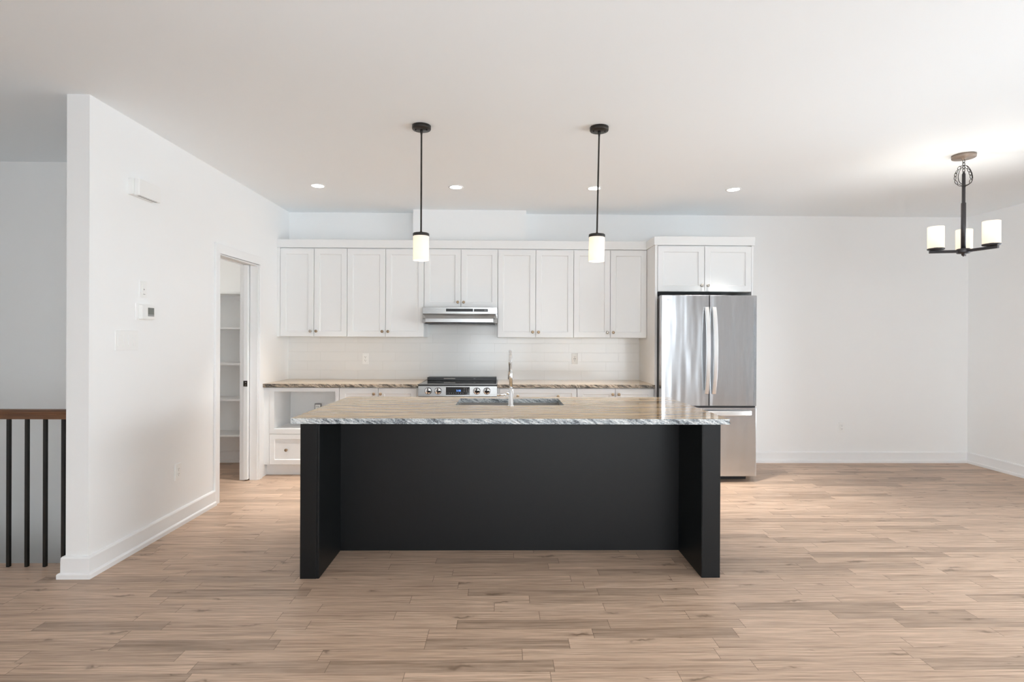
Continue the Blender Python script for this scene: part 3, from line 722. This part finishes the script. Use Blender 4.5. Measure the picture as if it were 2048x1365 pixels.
mb.box(gx0, gx1, hy-0.0015, hy+0.002, 1.641, 1.670)
for k in range(5): mb.box(gx0, gx1, hy-0.003, hy-0.0015, 1.643+k*0.006, 1.645+k*0.006)
mb.build('vent_grille', M['blackplastic'], t)
cpn = MB().box(-0.303, -0.160, hy-0.002, hy+0.002, 1.641, 1.668).build('control_panel', M['blackplastic'], t)
mb = MB()
for k in range(6): mb.box(-0.295+k*0.016, -0.287+k*0.016, hy-0.0028, hy-0.0018, 1.652, 1.655)
mb.box(-0.198, -0.168, hy-0.0028, hy-0.0018, 1.652, 1.659); mb.build('control_icons', M['icon'], cpn)

# ------------------------------------------------------------------ refrigerator
t = thing('refrigerator', 'stainless french door refrigerator with bottom freezer drawer', 'refrigerator', (1.97, 5.6, 0))
FX0, FX1, FYF = 1.513, 2.4305, 5.181
MB().box(1.532, 2.412, 5.262, 5.94, 0.045, 1.770).build('body', M['body'], t, bevel=0.004)
for a_ in (5.30, 5.85): MB().box(1.56, 2.38, a_, a_+0.04, 0.0, 0.05).build('foot', M['blackplastic'], t)
for a_ in (1.535, 2.325): MB().box(a_, a_+0.085, 5.262, 5.33, 1.7705, 1.789).build('hinge_cover', M['body'], t, bevel=0.003)
def fpanel(mb, x0, x1, z0, z1, crown, sl=0.0, sr=0.0, n=14, back=5.258):
    """gently bowed steel front between x0 and x1; sl/sr curve back at the left/right edge"""
    rings = []
    pts = []
    us = [0, 0.003, 0.007]+[k/n for k in range(1, n)]+[0.993, 0.997, 1]
    for u in us:
        x = x0+(x1-x0)*u
        y = FYF + crown*((x-1.972)/0.46)**2
        d = min(u, 1-u)*(x1-x0)
        if d < 0.006: y += 0.005*(1-d/0.006)**2
        pts.append((x, y))
    ring = pts + [(x1, back), (x0, back)]
    e = 0.004
    mb.loft([[(x, y+(0 if y >= back-1e-6 else e), z0) for x, y in ring], [(x, y, z0+e) for x, y in ring], [(x, y, z1-e) for x, y in ring], [(x, y+(0 if y >= back-1e-6 else e), z1) for x, y in ring]], 0, False)
ld = None
for (a, b) in ((FX0, 1.9685), (1.9755, FX1)):
    mb = MB(); fpanel(mb, a, b, 0.728, 1.790, 0.005)
    d = mb.build('door', M['fridge'], t)
    for f in d.data.polygons: f.use_smooth = False
    left = a < 1.9
    if left: ld = d
    hx = 1.940 if left else 2.010
    mb = MB(); rings = []
    for i in range(25):
        u = i/24; z = 0.846+(1.676-0.846)*u
        bow = 0.016+0.050*math.sin(math.pi*u)**0.75
        w_, th = 0.0185, 0.0085
        y = FYF+0.001-bow
        rings.append([(hx-w_, y-th*0.6, z), (hx-w_+0.004, y-th, z), (hx+w_-0.004, y-th, z), (hx+w_, y-th*0.6, z), (hx+w_, y+th, z), (hx-w_, y+th, z)])
    mb.loft(rings)
    for z in (0.862, 1.660): mb.box(hx-0.014, hx+0.014, FYF-0.022, FYF+0.004, z-0.015, z+0.015)
    mb.build('handle', M['handle'], d)
# emblem on the left door
mb = MB(); mb.lathe([(0.0078, 0.0), (0.0078, 0.0012), (0.0062, 0.0012), (0.0062, 0.0005), (0.002, 0.0005)], (1.5725, FYF+0.0045, 1.7455), 'Y', 20)
mb.box(1.5690, 1.5700, FYF+0.0026, FYF+0.0034, 1.7450, 1.7490); mb.box(1.5725, 1.5733, FYF+0.0026, FYF+0.0034, 1.7425, 1.7485); mb.box(1.5725, 1.5770, FYF+0.0026, FYF+0.0034, 1.7422, 1.7430)
mb.build('emblem', M['logo'], ld, label='small round emblem')
text_mesh('brand_letters', 'LG', 0.0165, (1.5945, FYF+0.0030, 1.7455), (math.pi/2, 0, 0), M['logo'], ld)
MB().box(1.52, 2.424, 5.20, 5.258, 0.7125, 0.7265).build('door_gasket', M['blackplastic'], t)
mb = MB(); fpanel(mb, FX0, FX1, 0.053, 0.711, 0.005, n=24); fd = mb.build('freezer_drawer', M['fridge'], t)
mb = MB(); rings = []
for i in range(25):
    u = i/24; x = 1.571+(2.372-1.571)*u
    bow = 0.018+0.042*math.sin(math.pi*u)**0.6; y = FYF+0.006-bow; z = 0.664
    rings.append([(x, y+0.008, z-0.0225), (x, y-0.006, z-0.0225), (x, y-0.009, z-0.018), (x, y-0.009, z+0.018), (x, y-0.006, z+0.0225), (x, y+0.008, z+0.0225)])
mb.loft(rings); mb.box(1.576, 1.606, FYF-0.018, FYF+0.008, 0.650, 0.678); mb.box(2.337, 2.367, FYF-0.018, FYF+0.008, 0.650, 0.678)
mb.build('handle', M['handle'], fd)

# ================================================================== WALL PLATES AND DEVICES
def wall_frame(kind, pos):
    """returns function mapping (u right, v up, d out of wall) to world"""
    x, y, z = pos
    if kind == 'back': return lambda u, v, d: (x+u, y-d, z+v)
    if kind == 'left': return lambda u, v, d: (x+d, y+u, z+v)
    if kind == 'right': return lambda u, v, d: (x-d, y-u, z+v)
def wbox(mb, fr, u0, u1, v0, v1, d0, d1, mi=0):
    a = fr(u0, v0, d0); b = fr(u1, v1, d1)
    return mb.box(a[0], b[0], a[1], b[1], a[2], b[2], mi)
def plate(fr, w_, h_, parent, d=0.006, name='cover_plate'):
    mb = MB(); wbox(mb, fr, -w_/2, w_/2, -h_/2, h_/2, 0.0, d); return mb.build(name, M['plastic'], parent, bevel=0.002)
def outlet(kind, pos, label, slots='slot', gfci=False, w_=0.070, h_=0.120, grp='duplex wall outlets'):
    fr = wall_frame(kind, pos)
    t = thing('wall_outlet', label, 'outlet', pos, grp)
    plate(fr, w_, h_, t)
    mb = MB(); wbox(mb, fr, -0.0168, 0.0168, -0.034, 0.034, 0.006, 0.0085); f = mb.build('receptacle', M['plastic'], t, bevel=0.0012)
    for s in (1, -1):
        mb = MB(); v = 0.0185*s
        wbox(mb, fr, -0.0078, -0.0052, v-0.0005, v+0.0085, 0.0080, 0.0088); wbox(mb, fr, 0.0052, 0.0078, v+0.0005, v+0.0080, 0.0080, 0.0088)
        wbox(mb, fr, -0.0025, 0.0025, v-0.0095, v-0.0050, 0.0080, 0.0088)
        mb.build('socket_slots', M[slots], f)
    if gfci:
        for u in (-0.012, 0.003): mb = MB(); wbox(mb, fr, u, u+0.009, -0.0035, 0.0035, 0.0085, 0.0098); mb.build('test_button', M['slot'], f)
    return t
outlet('back', (-1.511, YB-0.008, 1.137), 'white duplex outlet on the backsplash left of the range')
outlet('back', (0.7875, YB-0.008, 1.146), 'white outlet with test buttons on the backsplash right of the faucet', gfci=True)
outlet('back', (3.772, YB, 0.393), 'white duplex outlet low on the bare wall right of the refrigerator', slots='gslot')
outlet('left', (XL, 3.974, 0.393), 'white duplex outlet low on the left wall near the pantry doorway', slots='gslot')
outlet('right', (XR, 5.318, 0.393), 'white duplex outlet low on the right wall at the picture edge', slots='gslot')
fr = wall_frame('back', (-1.957, 5.8055, 0.615))
t = thing('outlet_box', 'small outlet box inside the open microwave niche', 'outlet', (-1.957, 5.806, 0.615))
mb = MB(); wbox(mb, fr, -0.034, 0.034, -0.055, 0.055, 0.0, 0.022); bx_ = mb.build('box', M['gslot'], t, bevel=0.002)  # dark grey box colour stands in for shadow beside the receptacle
mb = MB(); wbox(mb, fr, -0.026, 0.026, -0.045, 0.045, 0.022, 0.0235); rc = mb.build('receptacle', M['plastic'], t)
for v in (0.02, -0.02):
    mb = MB(); wbox(mb, fr, -0.010, -0.006, v, v+0.010, 0.0232, 0.0242); wbox(mb, fr, 0.006, 0.010, v, v+0.010, 0.0232, 0.0242); wbox(mb, fr, -0.010, 0.010, v-0.0008, v, 0.0232, 0.0242)
    mb.build('slot', M['slot'], rc)
# four-gang switch plate
fr = wall_frame('left', (XL, 3.437, 1.3455))
t = thing('light_switch', 'white four gang rocker switch plate on the left wall', 'light switch', (XL, 3.437, 1.3455))
plate(fr, 0.208, 0.124, t)
for k in range(4):
    u = -0.069+0.046*k; mb = MB()
    a = [fr(u-0.0165, -0.0335, 0.006), fr(u+0.0165, -0.0335, 0.006), fr(u+0.0165, 0.0335, 0.006), fr(u-0.0165, 0.0335, 0.006)]
    b = [fr(u-0.0165, -0.0335, 0.0105), fr(u+0.0165, -0.0335, 0.0105), fr(u+0.0165, 0.0335, 0.0075), fr(u-0.0165, 0.0335, 0.0075)]
    mb.loft([a, b]); mb.build('rocker', M['plastic'], t, bevel=0.001)
# single device above the thermostat
fr = wall_frame('left', (XL, 3.588, 1.677))
t = thing('light_switch', 'small white switch plate just above the thermostat', 'light switch', (XL, 3.588, 1.677))
plate(fr, 0.072, 0.108, t)
mb = MB(); wbox(mb, fr, -0.0165, 0.0165, -0.033, 0.033, 0.006, 0.010); rk = mb.build('rocker', M['plastic'], t, bevel=0.001)
mb = MB(); wbox(mb, fr, -0.004, 0.004, -0.004, 0.004, 0.010, 0.0106); mb.build('indicator', M['gslot'], rk); mb = MB(); wbox(mb, fr, -0.010, 0.010, -0.033, -0.030, 0.010, 0.0106); mb.build('switch_bar', M['gslot'], rk)
# thermostat
fr = wall_frame('left', (XL, 3.598, 1.529))
t = thing('thermostat', 'white wall thermostat with small grey screen', 'thermostat', (XL, 3.598, 1.529))
plate(fr, 0.166, 0.108, t, d=0.006, name='wall_plate')
mb = MB(); wbox(mb, fr, -0.058, 0.073, -0.046, 0.046, 0.006, 0.030); hb_ = mb.build('housing', M['plastic'], t, bevel=0.004, seg=3)
mb = MB(); wbox(mb, fr, -0.002, 0.060, -0.026, 0.030, 0.0295, 0.0306); sc_ = mb.build('screen', M['lcd'], hb_)
mb = MB(); wbox(mb, fr, 0.000, 0.058, -0.025, -0.014, 0.0304, 0.0310); mb.build('screen_bar', M['icon'], sc_)
# door chime
fr = wall_frame('left', (XL, 3.562, 2.312))
t = thing('door_chime', 'white box shaped door chime high on the left wall', 'door chime', (XL, 3.562, 2.312))
mb = MB(); wbox(mb, fr, -0.116, 0.108, -0.050, 0.050, 0.0, 0.035); mb.build('base', M['plastic'], t, bevel=0.002)
mb = MB(); wbox(mb, fr, -0.112, 0.104, -0.054, 0.052, 0.0352, 0.068); mb.build('cover', M['plastic'], t, bevel=0.004)
mb = MB()
for k in range(7): wbox(mb, fr, -0.09+0.026*k, -0.076+0.026*k, -0.0545, -0.0538, 0.042, 0.06)
mb.build('grille', M['gslot'], t)

# ================================================================== PANTRY SHELVES
names_ = ['lowest pantry shelf, just above the pantry floor', 'second pantry shelf from the floor', 'third pantry shelf from the floor', 'fourth pantry shelf from the floor, near eye level', 'topmost pantry shelf seen from underneath']
for z, nm in zip((0.350, 0.724, 1.097, 1.471, 1.838), names_):
    t = thing('pantry_shelf', 'white painted '+nm, 'shelf', (-3.2, 5.85, z), 'pantry shelves')
    MB().box(XF+0.001, XL-0.170, 5.705, YB-0.001, z-0.020, z).build('board', M['trim'], t, bevel=0.0015)
    mb = MB(); mb.box(XF+0.001, XL-0.170, YB-0.019, YB-0.001, z-0.070, z-0.0205); mb.box(XF+0.001, XF+0.019, 5.74, YB-0.02, z-0.070, z-0.0205); mb.box(XL-0.188, XL-0.170, 5.74, YB-0.02, z-0.070, z-0.0205)
    mb.build('cleat', M['trim'], t)

# ================================================================== LIGHT FIXTURES
def lamp(name, loc, power, col, parent=None, radius=0.02, kind='POINT'):
    L = bpy.data.lights.new(name, kind); L.energy = power; L.color = col
    if kind == 'POINT': L.shadow_soft_size = radius
    o = bpy.data.objects.new(name, L); COL.objects.link(o)
    if parent is not None:
        o.parent = parent; o.location = Vector(loc)-parent.location
    else: o.location = loc
    return o
def pendant(x, y, lean, label):
    t = thing('pendant_light', label, 'pendant light', (x, y, HC), 'pendant lights over the island')
    mb = MB(); mb.lathe([(0.0605, -0.0005), (0.0605, -0.020), (0.0585, -0.024), (0.010, -0.026)], (x, y, HC), 'Z', 40); cn = mb.build('canopy', M['iron'], t)
    for s in (-1, 1): mb = MB(); mb.lathe([(0.005, -0.0245), (0.005, -0.031), (0.003, -0.033), (0.0008, -0.0332)], (x+0.036*s, y-0.008, HC), 'Z', 12); mb.build('mounting_screw', M['iron'], cn)
    T_ = Matrix.Rotation(lean, 3, 'Y')
    c = (x, y, HC-0.026)
    mb = MB(); mb.lathe([(0.0095, 0.0), (0.0095, -0.008), (0.0075, -0.020), (0.0055, -0.034), (0.0055, -0.655), (0.008, -0.660), (0.008, -0.668)], c, 'Z', 16, tilt=T_); mb.build('rod', M['iron'], t)
    mb = MB(); mb.lathe([(0.006, -0.662), (0.010, -0.668), (0.050, -0.670), (0.0530, -0.674), (0.0530, -0.688), (0.0515, -0.689), (0.008, -0.689)], c, 'Z', 40, tilt=T_); mb.build('shade_cap', M['iron'], t)
    mb = MB(); mb.lathe([(0.0505, -0.6895), (0.0515, -0.8445), (0.0495, -0.8460), (0.0475, -0.8445), (0.0465, -0.6895)], c, 'Z', 48, cap=False, tilt=T_); mb.build('glass_shade', M['opal'], t)
    mb = MB(); mb.lathe([(0.013, -0.690), (0.013, -0.725), (0.012, -0.727)], c, 'Z', 16, tilt=T_); sk = mb.build('lamp_socket', M['iron'], t)
    mb = MB(); mb.lathe([(0.011, -0.728), (0.014, -0.742), (0.022, -0.765), (0.024, -0.780), (0.021, -0.795), (0.012, -0.804), (0.001, -0.806)], c, 'Z', 20, tilt=T_); mb.build('bulb', M['bulb'], t)
    p = T_ @ Vector((0, 0, -0.825))
    lamp('pendant_glow', (c[0]+p.x, c[1], c[2]+p.z), 1.2, (1.0, 0.86, 0.66), t, 0.02)
    return t
pendant(-0.536, 3.539, 0.0, 'left pendant light with glowing white glass cylinder above the island')
pendant(0.617, 3.533, 0.0175, 'right pendant light with glowing white glass cylinder on slightly leaning rod')

def chandelier():
    cx, cy_ = 3.405, 3.984
    t = thing('chandelier', 'three arm dark metal chandelier with glowing white glass cylinders', 'chandelier', (cx, cy_, HC))
    mb = MB(); mb.lathe([(0.074, -0.0005), (0.074, -0.022), (0.070, -0.026), (0.016, -0.028), (0.012, -0.036), (0.004, -0.038)], (cx, cy_, HC), 'Z', 40); mb.build('canopy', M['canopy'], t)
    # chain: short run plus the spare length hanging in a pear-shaped loop
    mb = MB()
    def link(c, tdir, side, L=0.0155, W=0.0088, r=0.0021):
        tdir = Vector(tdir).normalized(); s_ = Vector(side); s_ = (s_-tdir*s_.dot(tdir)).normalized()
        pts = []
        for k in range(14):
            a = 2*math.pi*k/14
            pts.append(Vector(c)+tdir*(L*math.cos(a))+s_*(W*math.sin(a)))
        mb.tube(pts, r, 6, closed=True)
    path = [Vector((cx, cy_, HC-0.036)), Vector((cx, cy_, HC-0.147))]
    n = 5
    for k in range(n):
        c = path[0].lerp(path[1], (k+0.5)/n); link(c, (0, 0, 1), (1, 0, 0) if k % 2 else (0, 1, 0))
    loop = []
    for k in range(40):
        a = 2*math.pi*k/40
        z = HC-0.150-0.076*(-math.cos(a))-0.010
        wdt = 0.058*math.sin(a)*(1.0-0.28*math.cos(a))
        loop.append(Vector((cx-0.018+wdt, cy_-0.016, z)))
    acc = 0; last = loop[0]; k = 0
    for i in range(1, len(loop)+1):
        p = loop[i % len(loop)]; acc += (p-last).length
        if acc > 0.0235:
            q = (p+last)/2; link(q, p-last, (0, 1, 0) if k % 2 else (p-last).cross(Vector((0, 1, 0)))); k += 1; acc = 0
        last = p
    mb.build('chain', M['iron'], t)
    mb = MB(); lp = []
    for k in range(32):
        a = 2*math.pi*k/32
        z = HC-0.158+0.072*math.cos(a); wdt = 0.053*math.sin(a)*(1.0-0.25*math.cos(a))
        lp.append(Vector((cx-0.008+wdt, cy_-0.024, z)))
    mb.tube(lp, 0.0022, 8, closed=True); mb.build('supply_cord', M['iron'], t)
    mb = MB(); mb.lathe([(0.004, 2.612), (0.0075, 2.606), (0.0112, 2.600), (0.0112, 2.388), (0.0152, 2.386), (0.0152, 2.045)], (cx, cy_, 0), 'Z', 24); mb.build('stem', M['iron2'], t)
    mb = MB(); mb.lathe([(0.016, 2.050), (0.040, 2.046), (0.042, 2.040), (0.042, 2.018), (0.038, 2.012), (0.012, 2.011), (0.012, 1.999), (0.006, 1.996), (0.003, 1.990), (0.001, 1.989)], (cx, cy_, 0), 'Z', 32); mb.build('hub', M['iron2'], t)
    for ang in (168, 48, 288):
        a = math.radians(ang); ux, uy = math.cos(a), math.sin(a); px, py_ = -uy, ux
        def P(r, s, z): return (cx+ux*r+px*s, cy_+uy*r+py_*s, z)
        mb = MB(); mb.loft([[P(r, -0.011, 2.018), P(r, 0.011, 2.018), P(r, 0.011, 2.038), P(r, -0.011, 2.038)] for r in (0.030, 0.222)])
        ar = mb.build('arm', M['iron2'], t, bevel=0.0015)
        sx, sy_ = cx+ux*0.18, cy_+uy*0.18
        mb = MB(); mb.lathe([(0.012, 2.0385), (0.050, 2.043), (0.0545, 2.046), (0.0545, 2.0535), (0.047, 2.0545), (0.010, 2.0545)], (sx, sy_, 0), 'Z', 40); mb.build('shade_cup', M['iron2'], ar)
        mb = MB(); mb.lathe([(0.0500, 2.0550), (0.0520, 2.0560), (0.0525, 2.2140), (0.0505, 2.2155), (0.0485, 2.2140), (0.0480, 2.0560)], (sx, sy_, 0), 'Z', 48, cap=False); mb.build('glass_shade', M['opal2'], t)
        mb = MB(); mb.lathe([(0.013, 2.0555), (0.013, 2.085)], (sx, sy_, 0), 'Z', 16); mb.build('lamp_socket', M['iron2'], t)
        mb = MB(); mb.lathe([(0.011, 2.086), (0.014, 2.098), (0.022, 2.120), (0.024, 2.135), (0.021, 2.150), (0.012, 2.160), (0.001, 2.162)], (sx, sy_, 0), 'Z', 20); mb.build('bulb', M['bulb'], t)
        lamp('chandelier_glow', (sx, sy_, 2.196), 2.0, (1.0, 0.94, 0.85), t, 0.02)
chandelier()

lab = ['leftmost round recessed ceiling light, above the left wall cabinets', 'second recessed ceiling light from the left, between the pendant rods', 'third recessed ceiling light from the left, behind the right pendant rod', 'rightmost round recessed ceiling light, in front of the refrigerator']
for (x, y), l_ in zip(((-1.684, 4.955), (-0.437, 4.960), (0.822, 4.958), (2.101, 4.958)), lab):
    t = thing('recessed_light', l_, 'ceiling light', (x, y, HC), 'recessed ceiling lights')
    mb = MB(); mb.lathe([(0.068, -0.0005), (0.068, -0.003), (0.060, -0.0055), (0.054, -0.0045), (0.054, -0.0005)], (x, y, HC), 'Z', 40, cap=False); mb.build('trim_ring', M['trim'], t)
    mb = MB(); mb.lathe([(0.0535, -0.0005), (0.0535, -0.0035), (0.045, -0.0042), (0.001, -0.0046)], (x, y, HC), 'Z', 40); mb.build('lens', M['led'], t)
    L = lamp('recessed_glow', (x, y, HC-0.008), 8.0, (1.0, 0.96, 0.90), t, kind='AREA')
    L.data.shape = 'DISK'; L.data.size = 0.10; L.data.spread = math.radians(60)

t = thing('pantry_light', 'small flush dome ceiling light inside the pantry', 'ceiling light', (-3.2, 5.15, HC))
mb = MB(); mb.lathe([(0.12, -0.0005), (0.12, -0.02), (0.115, -0.022)], (-3.2, 5.15, HC), 'Z', 32); mb.build('base', M['trim'], t)
mb = MB(); mb.lathe([(0.113, -0.0225), (0.10, -0.05), (0.07, -0.072), (0.03, -0.083), (0.001, -0.085)], (-3.2, 5.15, HC), 'Z', 32); mb.build('glass_dome', M['dome'], t)
